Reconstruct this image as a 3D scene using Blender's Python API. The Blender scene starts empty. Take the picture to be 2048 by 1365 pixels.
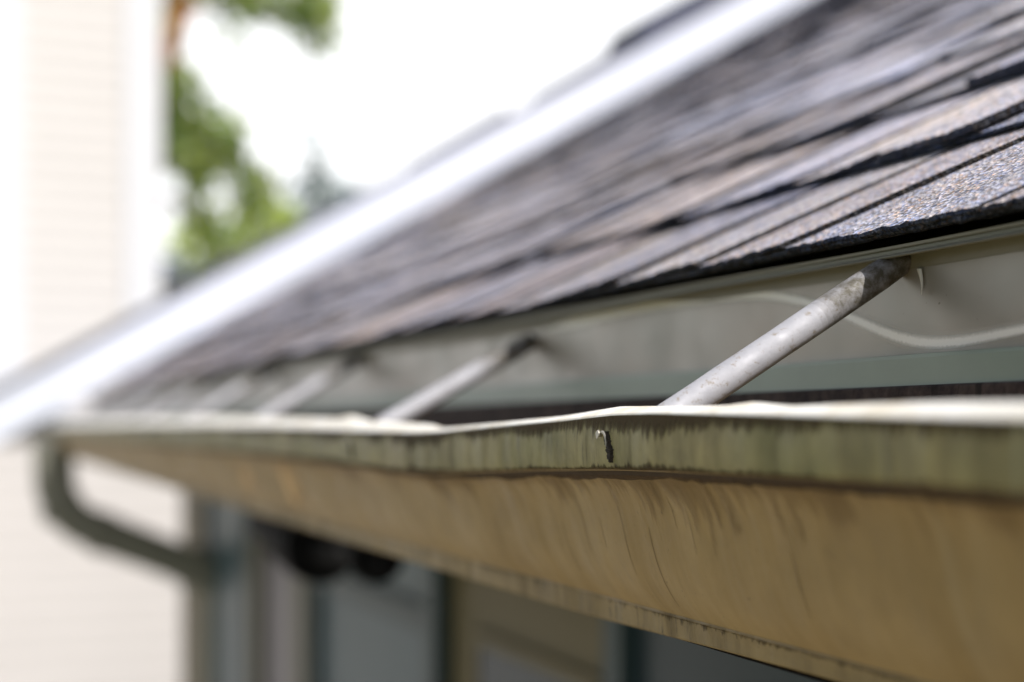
import bpy, math, random
import numpy as np
from mathutils import Vector, noise as mnoise
R = math.radians
random.seed(7)
rnd = random.uniform
sc = bpy.context.scene

# ------------------------------------------------------------------ camera
# the lens sits just above the rim of the gutter, 26 cm out from it; +Y runs along the eave, +X towards the house
THETA = R(21.22); FPX = 2844.0; HV = 848.0
cam = bpy.data.cameras.new("camera"); co = bpy.data.objects.new("camera", cam)
sc.collection.objects.link(co); sc.camera = co
co.location = (0, 0, 0); co.rotation_euler = (R(90), 0, -THETA)
cam.lens = 50; cam.sensor_width = 36; cam.shift_y = (HV - 682.5) / 2048
cam.clip_start = 0.01; cam.clip_end = 900
cam.dof.use_dof = True; cam.dof.focus_distance = 0.625; cam.dof.aperture_fstop = 3.4; cam.dof.aperture_blades = 0

# ------------------------------------------------------------------ light
SUN = Vector((0.17, -0.60, 0.80)).normalized()
elev = math.asin(SUN.z); az = math.atan2(SUN.x, SUN.y)
w = bpy.data.worlds.new("World"); sc.world = w; w.use_nodes = True
nt = w.node_tree; nt.nodes.clear()
o_ = nt.nodes.new("ShaderNodeOutputWorld"); bg = nt.nodes.new("ShaderNodeBackground")
sky = nt.nodes.new("ShaderNodeTexSky"); sky.sky_type = 'NISHITA'; sky.sun_disc = False
sky.sun_elevation = elev; sky.sun_rotation = az; sky.dust_density = 3.0; sky.air_density = 1.0; sky.ozone_density = 1.0
hs = nt.nodes.new("ShaderNodeHueSaturation"); hs.inputs['Saturation'].default_value = 0.6; hs.inputs['Value'].default_value = 1.0
# bright white cloud bank low in the sky ahead (+Y)
tcw = nt.nodes.new("ShaderNodeTexCoord"); sx = nt.nodes.new("ShaderNodeSeparateXYZ"); nt.links.new(tcw.outputs['Generated'], sx.inputs[0])
ra = nt.nodes.new("ShaderNodeMapRange"); ra.inputs[1].default_value = .62; ra.inputs[2].default_value = .86; nt.links.new(sx.outputs['Y'], ra.inputs[0])
nz = nt.nodes.new("ShaderNodeTexNoise"); nz.inputs['Scale'].default_value = 3.5; nz.inputs['Detail'].default_value = 5; nt.links.new(tcw.outputs['Generated'], nz.inputs['Vector'])
cr = nt.nodes.new("ShaderNodeMapRange"); cr.inputs[1].default_value = .3; cr.inputs[2].default_value = .6; cr.inputs[3].default_value = .8; nt.links.new(nz.outputs['Fac'], cr.inputs[0])
mu = nt.nodes.new("ShaderNodeMath"); mu.operation = 'MULTIPLY'; nt.links.new(ra.outputs[0], mu.inputs[0]); nt.links.new(cr.outputs[0], mu.inputs[1])
mxw = nt.nodes.new("ShaderNodeMix"); mxw.data_type = 'RGBA'; mxw.inputs[7].default_value = (14.5, 14.6, 14.8, 1)
nt.links.new(mu.outputs[0], mxw.inputs[0]); nt.links.new(hs.outputs[0], mxw.inputs[6])
nt.links.new(sky.outputs[0], hs.inputs['Color']); nt.links.new(mxw.outputs[2], bg.inputs[0]); nt.links.new(bg.outputs[0], o_.inputs[0])
bg.inputs[1].default_value = 0.10
sl = bpy.data.lights.new("sun", 'SUN'); sl.energy = 4.6; sl.angle = R(0.5); sl.color = (1, .97, .93)
so = bpy.data.objects.new("sun", sl); sc.collection.objects.link(so)
so.rotation_euler = SUN.to_track_quat('Z', 'Y').to_euler(); so.location = (2, -4, 8)
sc.view_settings.view_transform = 'Standard'; sc.view_settings.look = 'None'
sc.view_settings.exposure = 0.22; sc.view_settings.gamma = 1
sc.render.engine = 'CYCLES'

# ------------------------------------------------------------------ helpers
def ratio(u): return math.tan(THETA + math.atan((u - 1024) / FPX))
def atX(u, v, X):
    Y = X / ratio(u); Zd = Y * math.cos(THETA) + X * math.sin(THETA)
    return Vector((X, Y, (HV - v) / FPX * Zd))
def atY(u, v, Y):
    X = Y * ratio(u); Zd = Y * math.cos(THETA) + X * math.sin(THETA)
    return Vector((X, Y, (HV - v) / FPX * Zd))
def tag(o, label=None, cat=None, group=None, kind=None):
    if label: o['label'] = label
    if cat: o['category'] = cat
    if group: o['group'] = group
    if kind: o['kind'] = kind
    return o
def empty(name, loc, label, cat, group=None):
    o = bpy.data.objects.new(name, None); sc.collection.objects.link(o)
    o.location = loc; o.empty_display_size = .1
    bpy.context.view_layer.update()
    return tag(o, label, cat, group)
class MB:
    def __init__(s): s.v = []; s.f = []; s.c = []; s.col = None; s.sm = []; s.smooth = False
    def quad(s, *pts):
        n = len(s.v); s.v += [tuple(p) for p in pts]; s.f.append(tuple(range(n, n + len(pts)))); s.c.append(s.col or (1, 1, 1)); s.sm.append(s.smooth)
    def grid(s, rows, close=False):
        n = len(s.v); m = len(rows[0])
        for r in rows: s.v += [tuple(p) for p in r]
        for i in range(len(rows) - 1):
            for j in range(m - (0 if close else 1)):
                k = (j + 1) % m
                s.f.append((n + i*m + j, n + i*m + k, n + (i+1)*m + k, n + (i+1)*m + j)); s.c.append(s.col or (1, 1, 1)); s.sm.append(s.smooth)
    def box(s, a, b):
        (x0, y0, z0), (x1, y1, z1) = a, b
        n = len(s.v)
        s.v += [(x0,y0,z0),(x1,y0,z0),(x1,y1,z0),(x0,y1,z0),(x0,y0,z1),(x1,y0,z1),(x1,y1,z1),(x0,y1,z1)]
        for q in ((0,3,2,1),(4,5,6,7),(0,1,5,4),(1,2,6,5),(2,3,7,6),(3,0,4,7)):
            s.f.append(tuple(n + i for i in q)); s.c.append(s.col or (1, 1, 1)); s.sm.append(False)
    def prism_y(s, poly, y0, y1):      # polygon in XZ extruded along Y
        n = len(poly)
        s.quad(*[(x, y0, z) for x, z in poly]); s.quad(*[(x, y1, z) for x, z in reversed(poly)])
        for i in range(n):
            a, b = poly[i], poly[(i+1) % n]
            s.quad((a[0], y0, a[1]), (a[0], y1, a[1]), (b[0], y1, b[1]), (b[0], y0, b[1]))
    def tube(s, pts, rad, seg=20, cap=True, flat=None):
        s.smooth = True
        pts = [Vector(p) for p in pts]
        if not hasattr(rad, '__len__'): rad = [rad] * len(pts)
        rows = []; up = Vector((0.13, 0.99, .07)).normalized()
        for i, p in enumerate(pts):
            d = (pts[min(i+1, len(pts)-1)] - pts[max(i-1, 0)]).normalized()
            a = up - d * up.dot(d); a.normalize(); b = d.cross(a)
            fa, fb = flat[i] if flat else (1, 1)
            rows.append([p + (a * math.cos(t) * fa + b * math.sin(t) * fb) * rad[i] for t in [2*math.pi*k/seg for k in range(seg)]])
        s.grid(rows, close=True)
        s.smooth = False
        if cap: s.quad(*reversed(rows[0])); s.quad(*rows[-1])
    def build(s, name, mat, parent=None, merge=0, bevel=0):
        me = bpy.data.meshes.new(name); me.from_pydata(s.v, [], s.f); me.materials.append(mat)
        ca = me.color_attributes.new("tint", 'FLOAT_COLOR', 'CORNER')
        arr = []
        for f, c in zip(s.f, s.c):
            if hasattr(c[0], '__len__') or len(c) == 4:
                for q in c: arr += [q, q, q, 1.0]
            else: arr += [c[0], c[1], c[2], 1.0] * len(f)
        ca.data.foreach_set("color", arr)
        me.polygons.foreach_set("use_smooth", s.sm)
        me.validate(); me.update()
        o = bpy.data.objects.new(name, me); sc.collection.objects.link(o)
        if parent:
            o.parent = parent; o.matrix_parent_inverse = parent.matrix_world.inverted()
            if parent.type != 'EMPTY': bpy.context.view_layer.update(); o.matrix_parent_inverse = parent.matrix_world.inverted()
        if bevel:
            b = o.modifiers.new("bevel", 'BEVEL'); b.width = bevel; b.segments = 2; b.limit_method = 'ANGLE'
        bpy.context.view_layer.update()
        return o

# ------------------------------------------------------------------ materials
class NT:
    def __init__(s, name, rough=.6, spec=.5, metal=0):
        s.m = bpy.data.materials.new(name); s.m.use_nodes = True; s.t = s.m.node_tree
        s.b = s.t.nodes['Principled BSDF']; s.b.inputs['Roughness'].default_value = rough
        s.b.inputs['Specular IOR Level'].default_value = spec; s.b.inputs['Metallic'].default_value = metal
    def n(s, t, **k):
        x = s.t.nodes.new(t)
        for a, v in k.items(): setattr(x, a, v)
        return x
    def l(s, a, b): s.t.links.new(a, b)
    def coord(s, scale=(1, 1, 1), loc=(0, 0, 0)):
        tc = s.n('ShaderNodeTexCoord'); mp = s.n('ShaderNodeMapping')
        mp.inputs['Scale'].default_value = scale; mp.inputs['Location'].default_value = loc
        s.l(tc.outputs['Object'], mp.inputs[0]); return mp.outputs[0]
    def noise(s, vec, scale, detail=4, rough=.55, dist=0):
        x = s.n('ShaderNodeTexNoise'); x.inputs['Scale'].default_value = scale; x.inputs['Detail'].default_value = detail
        x.inputs['Roughness'].default_value = rough; x.inputs['Distortion'].default_value = dist
        s.l(vec, x.inputs['Vector']); return x.outputs['Fac']
    def ramp(s, fac, stops, interp='LINEAR'):
        r = s.n('ShaderNodeValToRGB'); r.color_ramp.interpolation = interp
        e = r.color_ramp.elements
        while len(e) < len(stops): e.new(.5)
        for k, (p, c) in zip(e, stops):
            k.position = p; k.color = (c, c, c, 1) if not hasattr(c, '__len__') else (*c, 1)
        s.l(fac, r.inputs[0]); return r.outputs[0]
    def mix(s, fac, a, b, mode='MIX'):
        x = s.n('ShaderNodeMix', data_type='RGBA', blend_type=mode)
        for sock, v in ((x.inputs[0], fac), (x.inputs[6], a), (x.inputs[7], b)):
            if hasattr(v, 'links') or hasattr(v, 'is_linked'): s.l(v, sock)
            elif hasattr(v, '__len__'): sock.default_value = (*v, 1)
            else: sock.default_value = v
        return x.outputs[2]
    def math(s, op, a, b=None, clamp=False):
        x = s.n('ShaderNodeMath', operation=op); x.use_clamp = clamp
        for sock, v in ((x.inputs[0], a), (x.inputs[1], b)):
            if v is None: continue
            if hasattr(v, 'is_linked'): s.l(v, sock)
            else: sock.default_value = v
        return x.outputs[0]
    def bump(s, h, strength=.3, dist=.001, prev=None):
        x = s.n('ShaderNodeBump'); x.inputs['Strength'].default_value = strength; x.inputs['Distance'].default_value = dist
        s.l(h, x.inputs['Height'])
        if prev: s.l(prev, x.inputs['Normal'])
        s.l(x.outputs[0], s.b.inputs['Normal']); return x.outputs[0]
    def color(s, c):
        if hasattr(c, 'is_linked'): s.l(c, s.b.inputs['Base Color'])
        else: s.b.inputs['Base Color'].default_value = (*c, 1)
    def roughness(s, c): s.l(c, s.b.inputs['Roughness'])

def m_shingle():
    s = NT('asphalt shingle', .95, .12)
    at = s.n('ShaderNodeAttribute', attribute_name='tint')
    c = s.coord()
    vo = s.n('ShaderNodeTexVoronoi'); vo.inputs['Scale'].default_value = 620; s.l(c, vo.inputs['Vector'])
    sep = s.n('ShaderNodeSeparateColor'); s.l(vo.outputs['Color'], sep.inputs[0])
    gran = s.ramp(sep.outputs[0], [(0, .30), (.35, .65), (.7, 1.08), (.9, 1.35), (1, 1.75)])
    blot = s.ramp(s.noise(c, 9, 5, .6), [(.25, (.80, .83, .95)), (.5, (1.02, 1, .97)), (.75, (1.16, 1.05, .93))])
    fleck = s.ramp(s.noise(c, 55, 4, .7), [(.3, .72), (.7, 1.25)])
    k = s.mix(1, at.outputs['Color'], gran, 'MULTIPLY'); k = s.mix(1, k, s.ramp(sep.outputs[1], [(0, (.72, .82, 1.15)), (.45, (1, 1, 1)), (.8, (1.05, .98, .9)), (1, (1.35, .95, .68))]), 'MULTIPLY'); k = s.mix(1, k, blot, 'MULTIPLY'); k = s.mix(1, k, fleck, 'MULTIPLY')
    rust = s.ramp(s.noise(s.coord((1, 1, 1), (3, 1, 0)), 38, 3, .6), [(.70, 0), (.78, 1)])
    k = s.mix(s.math('MULTIPLY', rust, .55), k, (.42, .17, .06))
    s.color(k)
    b = s.bump(vo.outputs['Distance'], .65, .0012)
    s.bump(s.noise(c, 260, 3), .6, .0012, b)
    return s.m
def m_gutter(name, base, algae, streak, deep=1.0, pl=.35, bl=.18):
    s = NT(name, .55, .4)
    c = s.coord()
    k = s.mix(s.ramp(s.noise(c, 11, 4, .6), [(.35, 0), (.7, 1)]), base, algae)
    cy = s.coord((9, 62, 9)); big = s.noise(cy, 1.0, 5, .62, .25)
    pm = s.ramp(s.noise(s.coord((2, 9, 2), (8, 3, 1)), 1.0, 3, .6), [(.40, .08), (.66, 1)])
    st = s.math('MULTIPLY', s.ramp(big, [(.48, 0), (.60, .75), (.72, 1)]), pm)
    blo = s.ramp(s.noise(c, 34, 6, .7), [(.38, 1 - bl), (.62, 1 + bl*.85)]); k = s.mix(1, k, blo, 'MULTIPLY')
    k = s.mix(s.math('MULTIPLY', st, min(1, .6 * deep)), k, streak)
    fine = s.noise(s.coord((40, 330, 30)), 1.0, 4, .7, .3)
    patch = s.ramp(s.noise(s.coord((3, 7, 3), (5, 2, 1)), 1.0, 3, .5), [(.42, 0), (.62, 1)])
    fs = s.math('MULTIPLY', s.ramp(fine, [(.56, 0), (.66, 1)]), patch)
    k = s.mix(s.math('MULTIPLY', fs, .62 * deep), k, (.035, .026, .014))
    pale = s.ramp(s.noise(s.coord((6, 85, 4), (1, 9, 4)), 1.0, 3, .6), [(.60, 0), (.72, 1)])
    k = s.mix(s.math('MULTIPLY', pale, pl), k, (.46, .46, .38))
    dots = s.ramp(s.noise(c, 420, 2, .5), [(.70, 0), (.76, 1)])
    k = s.mix(s.math('MULTIPLY', dots, .5), k, (.06, .04, .02))
    s.color(k)
    s.roughness(s.ramp(big, [(.3, .42), (.7, .72)]))
    b = s.bump(s.noise(c, 14, 3), .25, .004)
    s.bump(s.noise(c, 500, 2), .15, .0006, b)
    return s
def simple(name, col, rough=.6, var=.15, sc_=20, spec=.4, metal=0, bump=0):
    s = NT(name, rough, spec, metal); c = s.coord()
    s.color(s.mix(s.noise(c, sc_, 5, .6), tuple(x*(1-var) for x in col), tuple(min(1, x*(1+var)) for x in col)))
    if bump: s.bump(s.noise(c, sc_*3, 4), bump, .003)
    return s.m
M = {}
M['shingle'] = m_shingle()
g = m_gutter('algae stained rim', (.34, .275, .115), (.225, .21, .08), (.07, .05, .022)); M['lip'] = g.m
g = m_gutter('yellowed gutter face', (.385, .256, .102), (.335, .215, .078), (.21, .13, .05), .3, .08, .07); M['ogee'] = g.m
g = m_gutter('gutter foot band', (.32, .22, .09), (.25, .17, .065), (.07, .045, .018), 1.1, .1); M['band'] = g.m
def m_hem():
    s = NT('worn white hem', .45, .5); c = s.coord()
    k = s.mix(s.ramp(s.noise(c, 45, 4, .6), [(.45, 0), (.75, 1)]), (.74, .72, .67), (.52, .43, .27))
    k = s.mix(s.ramp(s.noise(s.coord((8, 90, 8)), 1, 3), [(.62, 0), (.75, .5)]), k, (.22, .18, .09)); s.color(k); return s.m
M['hem'] = m_hem()
def m_inner():
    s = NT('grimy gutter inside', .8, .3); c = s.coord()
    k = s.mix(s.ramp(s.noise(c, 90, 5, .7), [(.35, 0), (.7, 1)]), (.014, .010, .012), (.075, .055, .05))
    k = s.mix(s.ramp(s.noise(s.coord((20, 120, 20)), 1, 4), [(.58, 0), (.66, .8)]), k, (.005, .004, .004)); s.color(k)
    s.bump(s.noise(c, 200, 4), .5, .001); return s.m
M['inner'] = m_inner()
def m_fascia():
    s = NT('glossy fascia metal', .22, .55, .2); c = s.coord()
    k = s.mix(s.noise(c, 12, 4), (.255, .272, .24), (.44, .375, .32))
    k = s.mix(s.math('MULTIPLY', s.ramp(s.noise(c, 330, 2), [(.72, 0), (.78, 1)]), .6), k, (.08, .07, .05)); s.color(k)
    s.bump(s.noise(s.coord((4, 4, 14)), 1.4, 1), .16, .02)
    s.roughness(s.ramp(s.noise(c, 25, 3), [(.3, .3), (.7, .42)])); return s.m
M['fascia'] = m_fascia()
M['flange'] = simple('green grey flange', (.25, .32, .265), .4, .12, 30)
M['drip'] = simple('drip edge paint', (.25, .24, .195), .4, .12, 60)
M['sealant'] = simple('dried pale sealant', (.80, .80, .76), .6, .1, 300, bump=.2)
def m_zinc():
    s = NT('zinc spacer tube', .6, .4, .1); c = s.coord()
    k = s.mix(s.noise(c, 120, 5, .65), (.27, .272, .30), (.44, .435, .46))
    k = s.mix(s.math('MULTIPLY', s.ramp(s.noise(c, 260, 3, .7), [(.57, 0), (.68, 1)]), .6), k, (.19, .145, .09))
    at = s.n('ShaderNodeAttribute', attribute_name='tint')
    sep = s.n('ShaderNodeSeparateColor'); s.l(at.outputs['Color'], sep.inputs[0])
    darkened = s.math('MULTIPLY', s.math('SUBTRACT', 1.0, sep.outputs[0]), s.ramp(s.noise(c, 170, 5, .7), [(.30, .25), (.6, 1)]), True)  # eave shadow on the upper tube end, put into the colour
    k = s.mix(darkened, k, (.085, .075, .055)); s.color(k)
    s.roughness(s.ramp(s.noise(c, 90, 3), [(.3, .5), (.7, .8)]))
    s.bump(s.noise(c, 420, 4, .7), .35, .0006); return s.m
M['zinc'] = m_zinc()
M['nail'] = simple('nail steel', (.45, .42, .36), .45, .3, 300, metal=.6)
M['crust'] = simple('black crust', (.03, .022, .015), .9, .4, 400, bump=.6)
M['white'] = simple('white trim paint', (.64, .67, .76), .5, .04, 5)
M['pipe'] = simple('brown downspout paint', (.25, .245, .20), .5, .1, 9)
M['tanwall'] = simple('tan wall paint', (.17, .135, .068), .6, .12, 5)
M['tantrim'] = simple('olive trim paint', (.125, .12, .075), .5, .1, 8)
M['greytrim'] = simple('grey green trim', (.035, .062, .072), .5, .1, 6)
M['door'] = simple('dark plum door', (.10, .09, .115), .4, .15, 6)
M['black'] = simple('matt black housing', (.004, .004, .006), .7, .1, 20, spec=.08)
M['lens'] = simple('dark lamp lens', (.006, .006, .008), .4, .1, 20, spec=.15)
M['soffit'] = simple('soffit board', (.45, .42, .34), .6, .1, 8)
def m_glass():
    s = NT('blue grey pane', .12, .6); c = s.coord()
    s.color(s.mix(s.noise(c, 2.2, 3), (.06, .085, .09), (.14, .17, .18))); s.roughness(s.noise(c, 3, 2)); s.b.inputs['Roughness'].default_value = .2; return s.m
M['glass'] = simple('blue grey pane', (.058, .105, .128), .4, .3, 2.5, spec=.2)
M['darkglass'] = simple('dark blue pane', (.032, .05, .066), .35, .2, 2.5, spec=.2)
def m_siding(name, col):
    s = NT(name, .6, .3); c = s.coord()
    wv = s.n('ShaderNodeTexWave', wave_type='BANDS', bands_direction='Z', wave_profile='SAW'); wv.inputs['Scale'].default_value = 1.6
    s.l(c, wv.inputs[0]); k = s.mix(s.noise(c, 1.2, 4), tuple(x*.93 for x in col), col); s.color(k)
    s.bump(wv.outputs['Fac'], .5, .02); return s.m
M['siding'] = simple('cream lap siding', (.60, .57, .555), .7, .05, 3)
M['siding2'] = simple('pale tower siding', (.62, .59, .565), .7, .05, 3)
M['white2'] = simple('white corner paint', (.66, .66, .68), .6, .04, 5)
M['darkroof'] = simple('distant blue roof', (.16, .19, .26), .9, .2, 6)
M['bark'] = simple('reddish bark', (.30, .13, .05), .9, .3, 12, bump=.5)
M['bark2'] = simple('grey bark', (.20, .20, .17), .9, .3, 12, bump=.5)
def m_leaf():
    s = NT('leaf', .55, .3)
    at = s.n('ShaderNodeAttribute', attribute_name='tint'); s.color(at.outputs['Color'])
    tr = s.n('ShaderNodeBsdfTranslucent'); s.l(at.outputs['Color'], tr.inputs[0])
    mx = s.n('ShaderNodeMixShader'); mx.inputs[0].default_value = .4
    out = s.t.nodes['Material Output']; s.l(s.b.outputs[0], mx.inputs[1]); s.l(tr.outputs[0], mx.inputs[2]); s.l(mx.outputs[0], out.inputs[0]); return s.m
M['leaf'] = m_leaf()
def m_ground():
    s = NT('lawn', .95, .1); c = s.coord()
    k = s.mix(s.ramp(s.noise(c, .8, 6, .6), [(.35, 0), (.65, 1)]), (.055, .085, .031), (.12, .13, .05)); s.color(k)
    s.bump(s.noise(c, 40, 5), .8, .03); return s.m
M['ground'] = m_ground()
M['bounce_paving'] = simple('added pale bounce paving', (.42, .39, .33), .9, .15, 3, bump=.2)

# ------------------------------------------------------------------ setting
GZ = -2.6
b = MB(); b.quad((-400, -400, GZ), (400, -400, GZ), (400, 400, GZ), (-400, 400, GZ)); tag(b.build('ground', M['ground']), kind='structure')
b = MB(); b.box((-2.6, -5, GZ - .08), (.75, 7.6, GZ + .06)); tag(b.build('bounce_path', M['bounce_paving']), kind='structure')  # unseen pale paving, added to bounce warm light up at the gutter

# ------------------------------------------------------------------ the house
TA = math.tan(R(30)); CA, SA = math.cos(R(30)), math.sin(R(30))
XE, ZE = .383, .0805          # lower front corner of the roof deck at the eave
XF = .40                     # fascia plane
YN, YF = -1.2, 4.82
house = empty('house', (2.0, 1.8, GZ), 'near house in shade with weathered grey shingle roof above the stained gutter', 'house')

def P(s, y, n):   # point on the roof: s up the slope, n off the deck
    return (XE + s*CA - n*SA, y, ZE + s*SA + n*CA)

def roof_mesh():
    b = MB()
    EX = .122; NC = 45
    pal = [(.42, .43, .505), (.45, .445, .50), (.485, .46, .475), (.395, .415, .49), (.505, .48, .475), (.44, .435, .475), (.455, .465, .51)]
    def ys(y0, y1, s):
        out = [y0]; y = y0
        while y < y1:
            st = .004 if (s < .5 and -.1 < y < 1.3) else (.012 if s < 1.2 and y < 2.2 else .05)
            y = min(y1, y + st); out.append(y)
        return out
    def slab(s0, s1, y0, y1, n0, th, slope, sl0, sl1, lift, tint, ragged=.0009):
        # y edges slant: at the top of the slab the edges move by sl0 / sl1
        Y = ys(y0, y1, s0)
        if len(Y) < 2: return
        b.col = tint; L = s1 - s0
        bot, f1, f2, mid, mid2, top = [], [], [], [], [], []
        ph = rnd(0, 99)
        for y in Y:
            t = (y - y0) / (y1 - y0)
            j = ragged * (mnoise.noise((y*330, ph, 0)) * 1.1 + mnoise.noise((y*70, ph, 3)) * 1.3)
            jn = ragged * .55 * mnoise.noise((y*260, ph, 9))
            lf = lift * (1 - 4*(t - .5)**2) if lift > 0 else -lift * (1 - t)**2
            wob = .0012 * mnoise.noise((y*9, ph, 5))
            sh = sl0 + (sl1 - sl0) * t
            nb = n0 + lf + wob
            bot.append(P(s0 + j + .0004, y, nb + jn))
            f1.append(P(s0 + j - .0003, y, nb + th*.45)); f2.append(P(s0 + j + .0006, y, nb + th + jn))
            mid.append(P(s0 + .012 + (j*.3), y + sh*.09, nb + th - slope*.012 - lf*.25))
            mid2.append(P(s0 + L*.5, y + sh*.5, nb + th - slope*L*.5 - lf*.45))
            top.append(P(s1, y + sh, n0 + th - slope*L + lf*.12))
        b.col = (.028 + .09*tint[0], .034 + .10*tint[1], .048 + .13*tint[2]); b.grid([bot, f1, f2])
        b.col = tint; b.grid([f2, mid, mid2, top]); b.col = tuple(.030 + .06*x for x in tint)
        for e in (0, -1):
            y_ = Y[e]; s_ = sl0 if e == 0 else sl1; dn = Vector((SA*th, 0, -CA*th))
            b.quad(bot[e], f2[e], mid[e], Vector(mid[e]) + dn); b.quad(Vector(mid[e]) + dn, mid[e], mid2[e], Vector(mid2[e]) + dn); b.quad(Vector(mid2[e]) + dn, mid2[e], top[e], Vector(top[e]) + dn)
    for k in range(NC):
        s0 = k * EX; s1 = s0 + EX + .012
        n0 = (.0050 if k == 1 else .0062) if k else .0022
        slope = .0036 / EX
        th = .0024 if k < 2 else .0034
        if k > 1: slope = .0052 / EX
        # base layer in one-metre strips
        y = YN + rnd(-.5, 0)
        joints = []
        while y < YF:
            y2 = y + .985
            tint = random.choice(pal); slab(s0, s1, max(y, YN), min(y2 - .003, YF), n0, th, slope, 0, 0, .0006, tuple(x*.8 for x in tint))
            joints.append(y2); y = y2
        # laminated teeth with slanting sides
        y = YN + rnd(0, .1)
        while y < YF:
            near = s0 < .3
            wd = rnd(.08, .16) if near else rnd(.09, .30)
            gap = .0035 if random.random() < (.8 if k == 0 else .5 if k == 1 else .1) else (rnd(.02, .09) if k < 2 else rnd(.03, .11))
            y2 = min(y + wd, YF)
            if y2 - y > .03:
                tint = random.choice(pal); v = rnd(.90, 1.12)*(1.24 if k > 1 else 1.08); tint = tuple(x*v for x in tint)
                if k == 0: tint = (tint[0]*.82, tint[1]*.785, tint[2]*.75)
                lift = rnd(.0, .0016) if random.random() < .8 else rnd(.002, .0045)
                if random.random() < (.75 if near else .35): lift = -rnd(.0015, .0045)
                a = rnd(-.105, -.085) if near else (rnd(-.05, -.02) if random.random() < .6 else rnd(.0, .03))
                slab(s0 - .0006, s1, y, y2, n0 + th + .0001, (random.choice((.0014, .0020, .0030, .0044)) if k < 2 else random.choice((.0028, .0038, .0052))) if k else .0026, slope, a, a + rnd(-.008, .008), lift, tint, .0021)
            y = y2 + gap
    # starter course and deck underside
    b.col = (.05, .05, .055)
    slab(.003, .2, YN, YF, .0002, .0021, .004, 0, 0, .0002, (.07, .07, .075))
    b.col = (.2, .17, .13)
    smax = NC * EX + .05
    b.quad(P(.006, YN, 0), P(smax, YN, 0), P(smax, YF, 0), P(.006, YF, 0))
    return b, smax
rb, SMAX = roof_mesh()
roof = rb.build('roof', M['shingle'], house)
# body under the roof
b = MB()
zt = lambda x: ZE + (x - XE) * TA - .02
XW = .755
XR, ZR = XE + SMAX*CA, ZE + SMAX*SA
b.prism_y([(XW, GZ), (2*XR - XW, GZ), (2*XR - XW, -.1), (XR, ZR - .03), (XW, zt(XW))], YN + .02, 4.80)
b.build('wall', M['tanwall'], house)
b = MB(); b.quad((XR, YN, ZR), (2*XR - XE, YN, ZE), (2*XR - XE, YF, ZE), (XR, YF, ZR)); b.col = (.17, .17, .18)
b.c = [(.17, .17, .18)]; b.build('rear_roof', M['shingle'], house)
b = MB(); b.box((XF + .022, YN, -.105), (XW - .002, YF - .02, -.095)); b.build('soffit', M['soffit'], house)
# fascia: slightly oil-canned sheet
def canning(y, z): return .0014*mnoise.noise((y*4, z*16, 2))
b = MB(); b.smooth = True; rows = []
for i in range(0, 241):
    y = YN + (YF - YN) * i / 240
    rows.append([(XF + canning(y, z), y, z) for z in np.linspace(-.098, .0790, 10)])
b.grid(rows); b.smooth = False
b.box((XF + .003, YN, -.094), (XF + .020, YF - .02, .0755))
b.build('fascia', M['fascia'], house)
# drip edge with stepped profile and a hem
prof = [(XE + .012, .0800), (XE + .005, .0795), (XE + .0052, .0783), (XE + .0068, .0778), (XE + .0070, .0764), (XE + .0040, .0752), (XE + .0036, .0745), (XE + .0044, .0741), (XF - .0012, .0768), (XF - .0005, .0700)]
b = MB(); rows = []
for i in range(0, 201):
    y = YN + (YF - YN) * i / 200
    dz = .0006 * mnoise.noise((y*5, 1, 1)); rows.append([(x, y, z + dz) for x, z in prof])
b.grid(rows); b.build('drip_edge', M['drip'], house)
# apron strip behind the gutter
b = MB(); rows = []
for i in range(0, 121):
    y = YN + (YF - YN) * i / 120
    zt_ = .0325 - .0022*max(0, y); dz = .0007*mnoise.noise((y*4, 7, 1))
    rows.append([(XF - .0005, y, zt_ + dz), (XF - .0030, y, zt_ + dz - .0004), (XF - .0034, y, zt_ - .002), (XF - .0042, y, .012)])
b.grid(rows); b.build('apron_strip', M['flange'], house)
# bright wave of light on the fascia, painted as a pale film with feathered edges
def m_light_wave():
    s = NT('painted light wave', .35, .5); c = s.coord()
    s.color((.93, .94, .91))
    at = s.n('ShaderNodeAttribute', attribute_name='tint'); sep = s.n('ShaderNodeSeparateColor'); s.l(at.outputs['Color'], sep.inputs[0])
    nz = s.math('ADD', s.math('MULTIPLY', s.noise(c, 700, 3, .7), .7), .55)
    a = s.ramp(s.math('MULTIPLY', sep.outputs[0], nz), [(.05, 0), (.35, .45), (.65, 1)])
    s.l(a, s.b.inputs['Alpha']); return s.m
M['light_wave'] = m_light_wave()
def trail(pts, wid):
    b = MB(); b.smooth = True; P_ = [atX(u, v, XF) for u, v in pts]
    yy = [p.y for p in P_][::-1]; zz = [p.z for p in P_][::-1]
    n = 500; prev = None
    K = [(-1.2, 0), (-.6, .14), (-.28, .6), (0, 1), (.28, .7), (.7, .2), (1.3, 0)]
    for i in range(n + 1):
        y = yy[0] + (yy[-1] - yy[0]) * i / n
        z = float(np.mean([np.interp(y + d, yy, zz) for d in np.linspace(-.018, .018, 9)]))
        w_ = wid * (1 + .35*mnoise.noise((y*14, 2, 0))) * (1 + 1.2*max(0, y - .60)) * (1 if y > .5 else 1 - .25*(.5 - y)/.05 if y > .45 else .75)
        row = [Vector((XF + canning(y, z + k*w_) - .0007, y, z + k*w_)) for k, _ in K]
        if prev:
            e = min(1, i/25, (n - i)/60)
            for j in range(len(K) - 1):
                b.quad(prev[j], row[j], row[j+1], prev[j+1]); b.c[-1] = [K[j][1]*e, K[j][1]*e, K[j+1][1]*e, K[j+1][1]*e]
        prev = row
    return b
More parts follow.
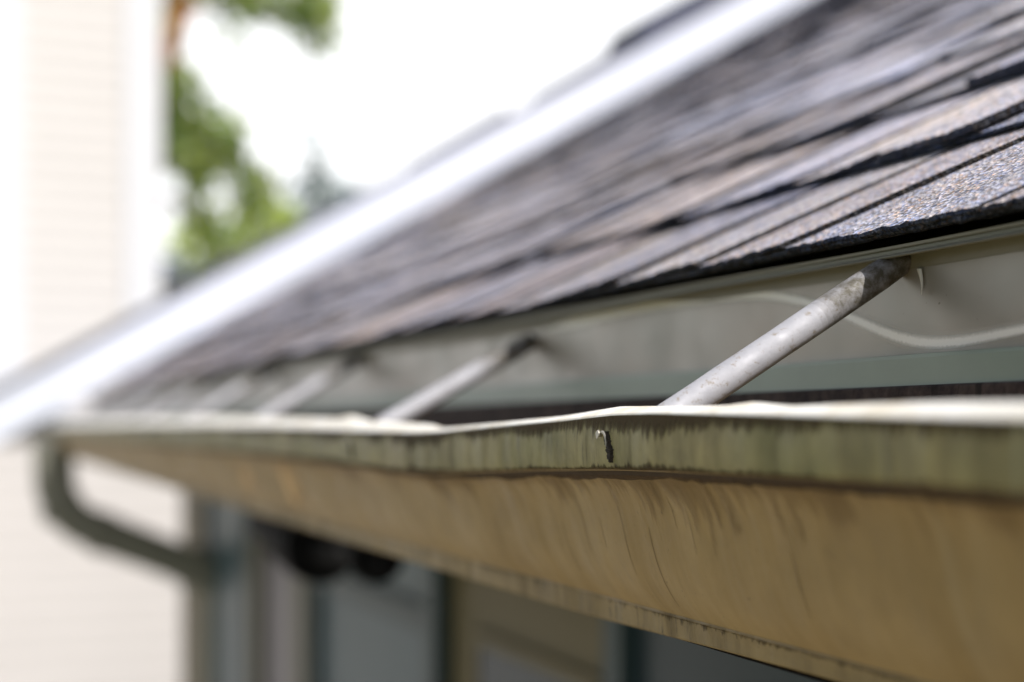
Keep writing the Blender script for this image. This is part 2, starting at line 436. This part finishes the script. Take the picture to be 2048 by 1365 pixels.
trail([(1070, 666), (1130, 652), (1200, 636), (1300, 614), (1360, 606), (1448, 594), (1510, 590), (1560, 594), (1614, 606), (1660, 618), (1697, 633), (1780, 672), (1821, 685), (1883, 690), (1945, 681), (2048, 659), (2250, 625)]  , .0050).build('light_wave_film', M['light_wave'], house)
b = MB(); b.smooth = True
b.grid([[atX(1838 + 6*math.sin(t*2.2) + dx, 538 + 52*t, XF - d) for dx, d in ((-4.5*(1-t)-.5, .0012), (0, .002), (4.5*(1-t)+.5, .0012))] for t in np.linspace(0, 1, 12)])
b.build('sealant_drip', M['sealant'], house)

# windows and door on the shaded wall under the eave
def opening(y0, y1, ztop, zbot, frame, pane, name='window', fw=.06, rail=None, dp=.03):
    f = MB(); x0, x1 = XW - dp, XW - .001
    f.box((x0, y0, zbot), (x1, y0 + fw, ztop)); f.box((x0, y1 - fw, zbot), (x1, y1, ztop))
    f.box((x0, y0 + fw, ztop - fw), (x1, y1 - fw, ztop)); f.box((x0 - .015, y0 + fw, zbot), (x1, y1 - fw, zbot + fw))
    if rail: f.box((x0 + .004, y0 + fw, rail - .045), (x1, y1 - fw, rail))
    o = f.build(name, M[frame], house)
    p = MB(); p.box((XW - min(.012, dp - .003), y0 + fw, zbot + fw), (XW - .0035, y1 - fw, ztop - fw)); p.build('pane', M[pane], o)
    return o
opening(3.86, 4.62, -.108, -1.9, 'greytrim', 'glass', fw=.05)
opening(3.17, 3.82, -.108, -2.5, 'tantrim', 'door', 'door', fw=.11)
opening(2.22, 3.12, -.108, -1.7, 'greytrim', 'glass', fw=.05, rail=-.31)
opening(1.62, 2.09, -.320, -1.5, 'tanwall', 'darkglass', fw=.02, dp=.009)
opening(.55, 1.565, -.108, -1.5, 'greytrim', 'darkglass', fw=.05)

# ------------------------------------------------------------------ raised rake at the far end
rk = empty('gable_roof', (1.8, 5.2, GZ), 'far gable roof edge with wide white rake board rising across the sky', 'roof')
X0, X1 = -.55, 4.9
RZ = lambda x: .083 + (x - XE) * .579
b = MB(); b.prism_y([(X0, RZ(X0) + .012), (X1, RZ(X1) + .012), (X1, RZ(X1) + .178), (X0, RZ(X0) + .178)], 4.835, 4.865); b.build('rake_board', M['white'], rk)
b = MB(); b.col = (.12, .13, .17); b.prism_y([(X0 - .04, RZ(X0) + .160), (X1, RZ(X1) + .182), (X1, RZ(X1) + .194), (X0 - .04, RZ(X0) + .174)], 4.815, 5.75); b.build('shingle_edge', M['shingle'], rk)
b = MB(); b.prism_y([(.80, GZ), (X1, GZ), (X1, RZ(X1)), (.80, RZ(.80) + .02)], 4.87, 5.6); b.build('wall', M['tanwall'], rk)
for (u0, u1, v0, v1, h) in ((1272, 1470, 62, -40, .11), (1112, 1240, 160, 90, .045), (850, 1010, 296, 212, .04), (250, 600, 600, 430, .02)):
    xa = 4.84 * ratio(u0); xb = 4.84 * ratio(u1); t = RZ(xa) + .185
    b = MB(); b.col = (.10, .115, .16)
    b.prism_y([(xa, RZ(xa) + .184), (xb, RZ(xb) + .186), (xb, RZ(xb) + .19 + h*.8), (xa + .03, RZ(xa) + .19 + h)], 4.825, 5.15); b.build('cap_shingle', M['shingle'], rk)

# ------------------------------------------------------------------ gutter
GX = .262
ft = [(2048, 832), (1900, 831), (1700, 829), (1500, 825), (1300, 823), (1220, 826), (1120, 838), (1000, 849), (880, 861), (830, 863), (700, 859), (560, 853), (400, 850), (250, 849)]
bt = [(2048, 805), (1900, 804), (1700, 808), (1580, 812), (1505, 804), (1450, 811), (1380, 812), (1240, 813), (1130, 832), (1000, 846), (890, 857), (868, 850), (740, 841), (704, 831), (680, 838), (560, 837), (430, 834)]
lb = [(2048, 992), (1900, 977), (1700, 962), (1500, 951), (1300, 941), (1200, 938), (1050, 939), (860, 945), (780, 939), (640, 919), (500, 905)]
def table(pts, X, near, far):
    q = [atX(u, v, X) for u, v in pts][::-1]      # increasing u -> decreasing Y; reversed gives... sort anyway
    q = sorted([(p.y, p.z) for p in q]); q = [(-3, q[0][1] + near)] + q + [(5, far)]
    ys_, zs_ = [a for a, _ in q], [c for _, c in q]
    def f(y):
        h = .0012 + .002*max(0, y)
        return float(np.mean([np.interp(y + d, ys_, zs_) for d in np.linspace(-h, h, 7)]))
    return f
FT = table(ft, GX, 0, -.004); BT = table(bt, GX + .013, 0, .008); LB = table(lb, GX, 0, -.033)
gut = empty('rain_gutter', (.33, 1.8, -.1), 'long dented beige gutter with green algae stained rim along the shingle eave', 'gutter')
GY0, GY1 = -1.2, 4.74
stY = []; y = GY0
while y < GY1:
    stY.append(y); y += .006 if -.1 < y < 1.7 else .03
stY.append(GY1)
def sweep(proff, name, mat, mod=False, parent=gut, smooth=True):
    b = MB(); b.smooth = smooth; b.grid([proff(y) for y in stY]); return b.build(name, mat, parent)
def bow(y): return .0012*mnoise.noise((y*3, 3, 3)) + .0004*mnoise.noise((y*13, 1, 3))
def rim(y):
    a, c, l = FT(y), BT(y), LB(y); w = bow(y)
    pts = []
    pts.append((GX + .0135 + w, y, c - .006)); pts.append((GX + .0132 + w, y, c - .0006))
    return pts
def p_hem(y):
    a, c = FT(y), BT(y); w = bow(y)
    return [(GX + .0130 + w, y, c - .007), (GX + .0134 + w, y, c - .0010), (GX + .0128 + w, y, c), (GX + .0070 + w, y, (a + c)/2 + .0005), (GX + .0010 + w, y, a), (GX + .0002 + w, y, a - .0005), (GX + w, y, a - .0012)]
def p_lip(y):
    a, l = FT(y), LB(y); w = bow(y)
    zs = np.linspace(a - .0012, l + .0015, 7)
    return [(GX + w - .0006*math.sin(math.pi*i/6), y, z) for i, z in enumerate(zs)] + [(GX + w + .0004, y, l + .0004), (GX + w + .0022, y, l), (GX + .0075 + w, y, l + .0004)]
def p_ogee(y):
    l = LB(y); w = bow(y)
    zb = -.0875
    H = l - zb
    out = [(GX + .0058 + w, y, l + .0012), (GX + .0068 + w, y, l - .0006)]
    for t, dx in ((.04, .0092), (.09, .0125), (.16, .0160), (.25, .0190), (.36, .0215), (.48, .0235), (.60, .0258), (.72, .0290), (.83, .0332), (.92, .0378), (1, .0428)):
        out.append((GX + dx + w*(1-t) + .0010*mnoise.noise((y*5, t*2, 4))*math.sin(math.pi*t), y, l - H*t))
    return out
def p_band(y):
    w = .0004*mnoise.noise((y*8, 2, 2)); up = .0035*max(0, min(1, (.68 - y)/.22))
    return [(GX + .0425, y, -.0868), (GX + .0422 + w, y, -.0880), (GX + .0426 + w, y, -.0885), (GX + .0430 + w, y, -.0945 + up*.8), (GX + .0432 + w, y, -.0990 + up), (GX + .0442 + w, y, -.1000 + up), (XF - .006, y, -.1005)]
def p_back(y):
    zt_ = .0182 - .0022*max(0, y)
    return [(GX + .046, y, -.0990), (XF - .0075, y, -.0992), (XF - .0062, y, -.096), (XF - .0060, y, zt_ - .0009 + .0004*mnoise.noise((y*12, 5, 5))), (XF - .0052, y, zt_)]
sweep(p_hem, 'hem', M['hem']); sweep(p_lip, 'rim', M['lip']); sweep(p_ogee, 'front_face', M['ogee']); sweep(p_band, 'foot_band', M['band'], smooth=False)
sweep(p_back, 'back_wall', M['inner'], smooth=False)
b = MB(); e = [p_hem(GY1)[2], *p_lip(GY1), *p_ogee(GY1), *p_band(GY1), (XF - .006, GY1, .008)]
b.quad(*[(x, GY1 + .0005, z) for x, _, z in e]); b.quad(*[(x, GY1 + .002, z) for x, _, z in reversed(e)]); b.build('end_cap', M['lip'], gut)

# spacer tubes with their spikes
def spacer(tu, tl, YY=None, zf=.0735):
    if YY is None:
        a = atX(tu[0], tu[1], XF - .001); c1_ = atX(tl[0], tl[1], GX + .026); c = c1_ - (a - c1_) * ((.026 - .0138)/(a.x - c1_.x))
    else:
        a = Vector((XF - .001, YY, zf)); c = Vector((GX + .0135, YY - .025, BT(YY) - .006))
    d = (a - c); e = c - d * ((.0125) / d.x); e.y += .026; e.z = FT(e.y) - .0095; g0 = c - d * (.0012 / d.x)
    b = MB(); pts, rr, fl = [], [], []
    n = 44
    for i in range(n + 1):
        t = i / n; p = g0.lerp(a, t)
        pts.append(p); rr.append(.0068 * (1 + .02*mnoise.noise((t*9, e.y, 0)))); k = max(0, (t - .9)/.1)
        fl.append((1 + .04*k, 1 - .10*k))
    b.tube(pts, rr, 28, flat=fl)
    ntube = n * 28
    for i in range(ntube):
        t = (i // 28) / n; v = min(1, max(0, (.70 - t) / .10)); b.c[i] = (v, v, v)  # tint drops where the painted eave shadow begins
    o = b.build('spacer_tube', M['zinc'], gut)
    rod = MB(); rod.tube([g0 + d*.03, g0, Vector((GX + .003, e.y + .002, e.z + .001))], .0019, 10); rod.build('spike_shank', M['nail'], o)
    nb = MB(); q = Vector((GX - .0006 + bow(e.y), e.y + .004, e.z))
    nb.tube([q + Vector((.004, 0, 0)), q + Vector((-.0012, .0002, .0002)), q + Vector((-.0017, .0003, .0004)), q + Vector((-.0021, .0003, .0004))], [.0009, .0010, .0021, .0014], 14)
    nb.build('spike_head', M['nail'], o)
    return e
nails = []
nails.append(spacer((1803, 522), (1372, 812)))
nails.append(spacer((1066, 681), (790, 838)))
nails.append(spacer((722, 716), (524, 838)))
for yy in (.06, -.40, -.86, 1.93, 2.4, 2.86, 3.33, 3.8, 4.26): nails.append(spacer(None, None, yy))
# grime crusts round the spikes, with a pale scratched curl on the first
for q_, e in enumerate(nails[:3]):
    b = MB(); rows = []
    for i in range(23):
        t = i/22; wv = (.0016 + .0034*math.sin(math.pi*min(1, .2 + t*.8)))*(1 + .6*mnoise.noise((i*.8, e.y*5, 1)))
        z = e.z + .0016 - t*.0135; yy = e.y - .0010 - .0052*t + .0007*mnoise.noise((i*.5, e.y, 4))
        x = GX + bow(yy) - .0011
        rows.append([(x + .0014, yy + wv, z), (x - .0001 - .0006*random.random(), yy + wv*.4, z), (x - .0002 - .0006*random.random(), yy - wv*.4, z + .0002), (x + .0014, yy - wv, z)])
    b.grid(rows); b.build('grime_crust', M['crust'], gut)
    if q_ == 0:
        b = MB(); b.tube([Vector((GX + bow(e.y) - .0017, e.y + .0022 - .0052*t - .0012*math.sin(3*t), e.z + .0012 + .0008*math.sin(3*t) - .0062*t*t)) for t in np.linspace(0, 1, 9)], [.0003, .0006, .0007, .0007, .0007, .0006, .0005, .0004, .0002], 8)
        b.build('bent_burr', M['nail'], gut)
# thin dark runs of old water, real thin film strips following the face
def runs(proff, idx0, idx1, n, y0, y1, wid, mat, name, off=.00025):
    b = MB()
    for k in range(n):
        y = rnd(y0, y1); w_ = wid * rnd(.4, 1.2); a = rnd(0, .55) if name != 'drip_stain' else 0; c = min(1, a + rnd(.1, .5)); drift = rnd(-.003, .001)
        rows = []
        m = 9
        for i in range(m):
            t = a + (c - a) * i/(m-1); f = idx0 + (idx1 - idx0)*t; j = int(f); fr = f - j
            pp = proff(y + drift*t); A = Vector(pp[j]); B = Vector(pp[min(j+1, len(pp)-1)]); p = A.lerp(B, fr)
            ww = w_ * math.sin(math.pi*(.12 + .8*i/(m-1))) * rnd(.8, 1.2)
            rows.append([(p.x - off, p.y - ww, p.z - off*.5), (p.x - off*1.3, p.y, p.z - off*.5), (p.x - off, p.y + ww, p.z - off*.5)])
        b.grid(rows)
    return b.build(name, mat, gut)
M['stain'] = simple('old brown run', (.12, .07, .03), .7, .4, 200)
M['seam'] = simple('brown seam shade and grime', (.055, .032, .016), .85, .4, 150)
M['stain2'] = simple('black run', (.035, .025, .018), .8, .4, 300)
o = runs(p_ogee, 1, 12, 60, .42, 1.3, .00020, M['stain'], 'run_stain'); o['kind'] = 'stuff'
def p_seam(y):
    pp = p_ogee(y); k = .55 + .5*mnoise.noise((y*22, 8, 1)) + .35*mnoise.noise((y*120, 8, 5))
    A, B, C = Vector(pp[1]), Vector(pp[2]), Vector(pp[3]); o3 = Vector((-.0003, 0, -.0002)); E = B.lerp(C, max(.02, min(1, k)))
    return [A + o3 + Vector((0, 0, .0006)), B + o3, E + Vector((-.0002, 0, 0))]
sweep(p_seam, 'seam_shade_grime', M['seam'])  # ragged dark strip: shade below the rim painted in, with seam dirt
# ragged brown grime feathering down from the top edge of the rim, and mould creeping up from the seam
def m_film(name, col, stretch, top=.9):
    s = NT(name, .8, .2); s.color(col)
    at = s.n('ShaderNodeAttribute', attribute_name='tint'); sep = s.n('ShaderNodeSeparateColor'); s.l(at.outputs['Color'], sep.inputs[0])
    a1 = s.noise(s.coord((30, stretch, 30)), 1, 5, .65, .2); a2 = s.noise(s.coord((6, 16, 6), (3, 3, 3)), 1, 3, .6)
    v = s.math('ADD', s.math('MULTIPLY', sep.outputs[0], .9), s.math('MULTIPLY', s.math('SUBTRACT', s.math('ADD', a1, s.math('MULTIPLY', a2, .8)), .95), 1.5))
    gate = s.math('MULTIPLY', s.ramp(v, [(.42, 0), (.54, top*.55), (.85, top)]), s.ramp(sep.outputs[0], [(0, 0), (.2, 1)])); s.l(gate, s.b.inputs['Alpha']); return s.m
M['edgefilm'] = m_film('brown edge grime', (.07, .045, .018), 300); M['facefilm'] = m_film('rusty run off', (.17, .095, .038), 170, .38)
def film(proff, a, c_, name, mat, y0, y1, off=.0004, K=(1, .75, .45, .2, 0)):
    b = MB(); b.smooth = True; prev = None
    for y in stY:
        if y < y0 or y > y1: continue
        pp = [Vector(q) for q in proff(y)]; row = []
        for i in range(len(K)):
            f = a + (c_ - a) * i/(len(K)-1); j = min(int(f), len(pp) - 2); row.append(pp[j].lerp(pp[j+1], f - j) + Vector((-off, 0, -off*.4)))
        if prev:
            for j in range(len(K)-1): b.quad(prev[j], row[j], row[j+1], prev[j+1]); b.c[-1] = [K[j], K[j], K[j+1], K[j+1]]
        prev = row
    return b.build(name, mat, gut)
film(p_lip, 0, 3.6, 'rim_grime', M['edgefilm'], -.1, 2.5)
film(p_lip, 8.6, 4.4, 'rim_mould', M['edgefilm'], -.1, 2.5, K=(1, .9, .6, .15, 0))
film(p_ogee, 2, 8, 'runoff_stain', M['facefilm'], -.1, 2.5, K=(.85, .6, .4, .2, 0))
film(p_band, 1, 3, 'band_grime', M['edgefilm'], -.1, 2.5, off=.0005, K=(.95, .7, .5, .25, 0))
M['sun_streak'] = m_film('painted sun streak', (.85, .56, .30), 60, .95)  # sunlit streaks on the gutter face, painted as pale film
def sun_streak(y0, y1, dy):
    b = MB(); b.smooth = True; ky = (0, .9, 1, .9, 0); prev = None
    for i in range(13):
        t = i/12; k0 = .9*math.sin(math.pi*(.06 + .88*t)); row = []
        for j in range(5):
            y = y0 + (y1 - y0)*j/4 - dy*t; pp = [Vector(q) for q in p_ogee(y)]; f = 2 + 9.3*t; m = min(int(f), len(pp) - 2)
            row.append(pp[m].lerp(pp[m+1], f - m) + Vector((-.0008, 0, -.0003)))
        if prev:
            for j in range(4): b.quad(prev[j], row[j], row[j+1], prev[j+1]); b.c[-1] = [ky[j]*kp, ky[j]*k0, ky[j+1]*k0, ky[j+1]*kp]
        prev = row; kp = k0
    b.build('sun_streak_film', M['sun_streak'], gut)
sun_streak(1.27, 1.38, .05); sun_streak(1.48, 1.60, .05)
o = runs(p_band, 1, 4, 34, .42, .66, .0006, M['stain2'], 'drip_stain'); o['kind'] = 'stuff'

# ------------------------------------------------------------------ downspout at the far end
ds = empty('downspout', (.70, 4.66, GZ), 'brown downspout curving from the far gutter end back to the wall corner', 'downspout')
def rpipe(pts, w_, d_, name):
    b = MB(); rows = []
    for i, p in enumerate(pts):
        p = Vector(p); t = (Vector(pts[min(i+1, len(pts)-1)]) - Vector(pts[max(i-1, 0)])).normalized()
        nrm = Vector((0, 1, 0)).cross(t).normalized(); row = []
        for k in range(24):
            a = 2*math.pi*k/24; ca, sa = math.cos(a), math.sin(a)
            row.append(p + nrm * (w_/2*math.copysign(abs(ca)**.45, ca)) + Vector((0, 1, 0)) * (d_/2*math.copysign(abs(sa)**.45, sa)))
        rows.append(row)
    b.smooth = True; b.grid(rows, close=True); return b.build(name, M['pipe'], ds)
YD = 4.55
ctl = [atY(108, 885, YD), atY(108, 930, YD), atY(110, 975, YD), atY(124, 1015, YD), atY(155, 1043, YD), atY(205, 1066, YD), atY(270, 1090, YD), atY(335, 1115, YD), atY(392, 1138, YD), atY(430, 1160, YD), atY(441, 1200, YD), atY(442, 1260, YD)]
rpipe(ctl[:7], .12, .10, 'elbow'); 
rpipe(ctl[6:], .118, .098, 'lower_elbow')
for ci in (3, 5, 8):
    q = ctl[ci]; d_ = (ctl[ci+1] - ctl[ci-1]).normalized(); o_s = rpipe([q - d_*.02, q + d_*.02], .134, .114, 'collar')
q = ctl[-1]; rpipe([q + Vector((0, 0, .02)), q + Vector((0, 0, -.3)), Vector((q.x, YD, GZ + .15))], .124, .104, 'pipe')

# ------------------------------------------------------------------ twin floodlight under the eave
fl = empty('floodlight', (.47, 2.0, -.10), 'black twin head floodlight hanging under the eave behind the gutter', 'floodlight')
b = MB(); b.tube([(.47, 2.0, -.104), (.47, 2.0, -.128)], .045, 24); b.build('mounting_plate', M['black'], fl)
def head(c, tip, r, name='lamp_head'):
    c = Vector(c); tip = Vector(tip); b = MB()
    b.tube([Vector((.47, 2.0, -.12)), c.lerp(tip, .02)], .012, 12)
    b.tube([c, c.lerp(tip, .12), c.lerp(tip, .55), c.lerp(tip, .9), tip], [r*.45, r*.75, r*.95, r*1.06, r*1.0], 28)
    o = b.build(name, M['black'], fl)
    l = MB(); l.tube([tip, tip + (tip - c).normalized()*.006], r*.86, 28); l.build('lens', M['lens'], o)
b = MB(); b.tube([atX(520, 1052, .45), atX(570, 1075, .45), atX(690, 1105, .45), atX(780, 1125, .45)], [.014, .034, .018, .012], 20); b.build('bracket', M['black'], fl)
a0 = atX(545, 1045, .45); a1 = atX(632, 1095, .45)
head(atX(530, 1035, .45), atX(645, 1094, .45), .050); 
c0 = atX(700, 1085, .45); c1 = atX(752, 1118, .45)
head(atX(700, 1078, .45), atX(757, 1116, .45), .031)

# ------------------------------------------------------------------ neighbouring house with its tower
nb_ = empty('neighbour_house', (1.0, 9.5, GZ), 'pale cream sided neighbouring house with sunlit wall and white cornered tower', 'house')
def laps(b, x0, x1, y, z0, z1, step=.115, d=.006):
    z = z0
    while z < z1:
        t = min(z + step, z1); b.quad((x0, y - d, z), (x1, y - d, z), (x1, y - .001, t), (x0, y - .001, t)); b.quad((x0, y - d, z), (x0, y, z), (x1, y, z), (x1, y - d, z)); z = t
b = MB(); b.box((-3.5, 8.0, GZ), (3.2, 12.5, .02)); laps(b, -3.5, 3.2, 8.0, GZ, .02); b.build('wall', M['siding'], nb_)
b = MB(); b.prism_y([(-3.7, .022), (3.4, .022), (3.2, .06), (-3.5, .06)], 7.9, 12.6); b.build('roof', M['darkroof'], nb_)
yT = 9.0
xl, xa, xb, xr = yT*ratio(-60), yT*ratio(44), yT*ratio(250), yT*ratio(316)
tw = MB(); tw.box((xl + .01, yT, .062), (xr - .01, yT + 1.2, 5.5)); laps(tw, xa, xb, yT, .062, 5.5); t_ = tw.build('tower', M['siding2'], nb_)
b = MB(); b.box((xl, yT - .035, .062), (xa, yT - .001, 5.5)); b.build('corner_board', M['white2'], t_)
b = MB(); b.box((xb, yT - .03, .062), (xr, yT - .001, 5.5)); b.box((xr - .009, yT - .001, .062), (xr + .02, yT + .15, 5.5)); b.build('corner_board', M['white2'], t_)
fh = empty('distant_house', (6, 22, GZ), 'distant house with low bluish grey roof beside the pale tower', 'house')
a = atY(300, 515, 20); c = atY(700, 560, 20)
b = MB(); b.prism_y([(a.x - 1, c.z), (c.x + 2, c.z), (c.x + .6, a.z), (a.x - .3, a.z)], 20, 26); b.build('roof', M['darkroof'], fh)
b = MB(); b.box((a.x - .6, 20.3, GZ), (c.x + 1.6, 25.7, c.z - .002)); b.build('wall', M['siding'], fh)

# ------------------------------------------------------------------ trees
def tree(name, Y, blobs, trunk_uv, label, seed, cols, leaf, limbs, group='trees behind the roof'):
    random.seed(seed)
    base = atY(trunk_uv[0][0], trunk_uv[0][1], Y); base.z = GZ
    r = empty(name, base, label, 'tree', group)
    t = MB(); pts = [base] + [atY(u, v, Y) for u, v in trunk_uv[1:]]
    t.tube(pts, [.24 - .14*i/(len(pts)-1) for i in range(len(pts))], 14)
    for lim in limbs:
        q = [atY(u, v, Y + dy) for u, v, dy in lim]; t.tube(q, [.07 - .05*i/(len(q)-1) for i in range(len(q))], 8)
    t.build('trunk', M['bark' if seed == 11 else 'bark2'], r)
    c = MB()
    for (u, v, ru, rv, n) in blobs:
        cen = atY(u, v, Y); kx = Y*1.05/FPX
        for _ in range(n):
            while True:
                x, y_, z = rnd(-1, 1), rnd(-1, 1), rnd(-1, 1)
                if x*x + y_*y_ + z*z < 1: break
            p = cen + Vector((x*ru*kx, y_*min(ru, rv)*kx*1.6, z*rv*kx))
            a_ = Vector((rnd(-1, 1), rnd(-1, 1), rnd(-1, 1))).normalized(); b_ = a_.cross(Vector((rnd(-1, 1), rnd(-1, 1), rnd(-1, 1)))).normalized()
            L = leaf*rnd(.7, 1.3); W = L*.42
            k = random.choice(cols); f = rnd(.8, 1.25); c.col = tuple(x_*f for x_ in k)
            c.quad(p, p + a_*L*.5 + b_*W, p + a_*L, p + a_*L*.5 - b_*W)
    c.build('crown', M['leaf'], r)
greens = [(.26, .36, .10), (.33, .42, .12), (.44, .48, .14), (.22, .31, .12)]
tree('broadleaf_tree', 13, [(560, 10, 120, 45, 260), (640, 20, 45, 70, 110), (600, 60, 30, 45, 40), (420, -30, 150, 50, 260), (330, 60, 40, 60, 60),
    (370, 210, 55, 75, 230), (345, 290, 45, 60, 170), (430, 265, 60, 50, 170), (455, 300, 40, 40, 110), (400, 340, 45, 50, 120), (500, 380, 40, 35, 70), (395, 420, 35, 60, 90), (540, 380, 25, 40, 50), (300, 200, 60, 120, 200), (440, 470, 50, 40, 90), (470, 330, 60, 30, 60), (640, 70, 45, 60, 60), (470, 60, 50, 50, 40), (500, 420, 40, 50, 50), (360, 150, 25, 40, 30)],
    [(230, 700), (250, 400), (300, 180), (345, 60), (365, -60)], 'tall sunlit green tree with reddish trunk beside the pale tower', 11, greens, .115,
    [[(322, 130, -.3), (348, 50, -.3), (400, 10, 0), (480, 10, .3), (620, 20, .2)], [(250, 420, 0), (340, 400, .2), (420, 450, .1)]])
yel = [(.50, .60, .10), (.58, .62, .14), (.40, .52, .10)]
tree('young_tree', 17, [(430, 495, 80, 45, 130), (530, 450, 75, 50, 140), (370, 490, 40, 50, 70), (560, 430, 30, 30, 45)], [(450, 700), (450, 560), (455, 470)],
     'low yellow green tree just above the white rake board', 12, yel, .13, [[(450, 560, 0), (400, 500, 0)], [(450, 560, 0), (530, 460, 0)]])
blu = [(.24, .32, .31), (.32, .38, .40), (.22, .30, .25)]
tree('hazy_tree', 26, [(625, 300, 40, 60, 40), (610, 255, 30, 20, 14), (650, 380, 70, 45, 90), (700, 385, 60, 35, 70), (540, 390, 40, 60, 40), (610, 400, 40, 50, 60), (640, 440, 60, 40, 70)], [(650, 700), (650, 500), (630, 300)],
     'thin grey green tree top pointing up in front of white sky', 13, blu, .16, [[(650, 500, 0), (690, 390, 0)], [(640, 400, 0), (600, 350, 0)]])
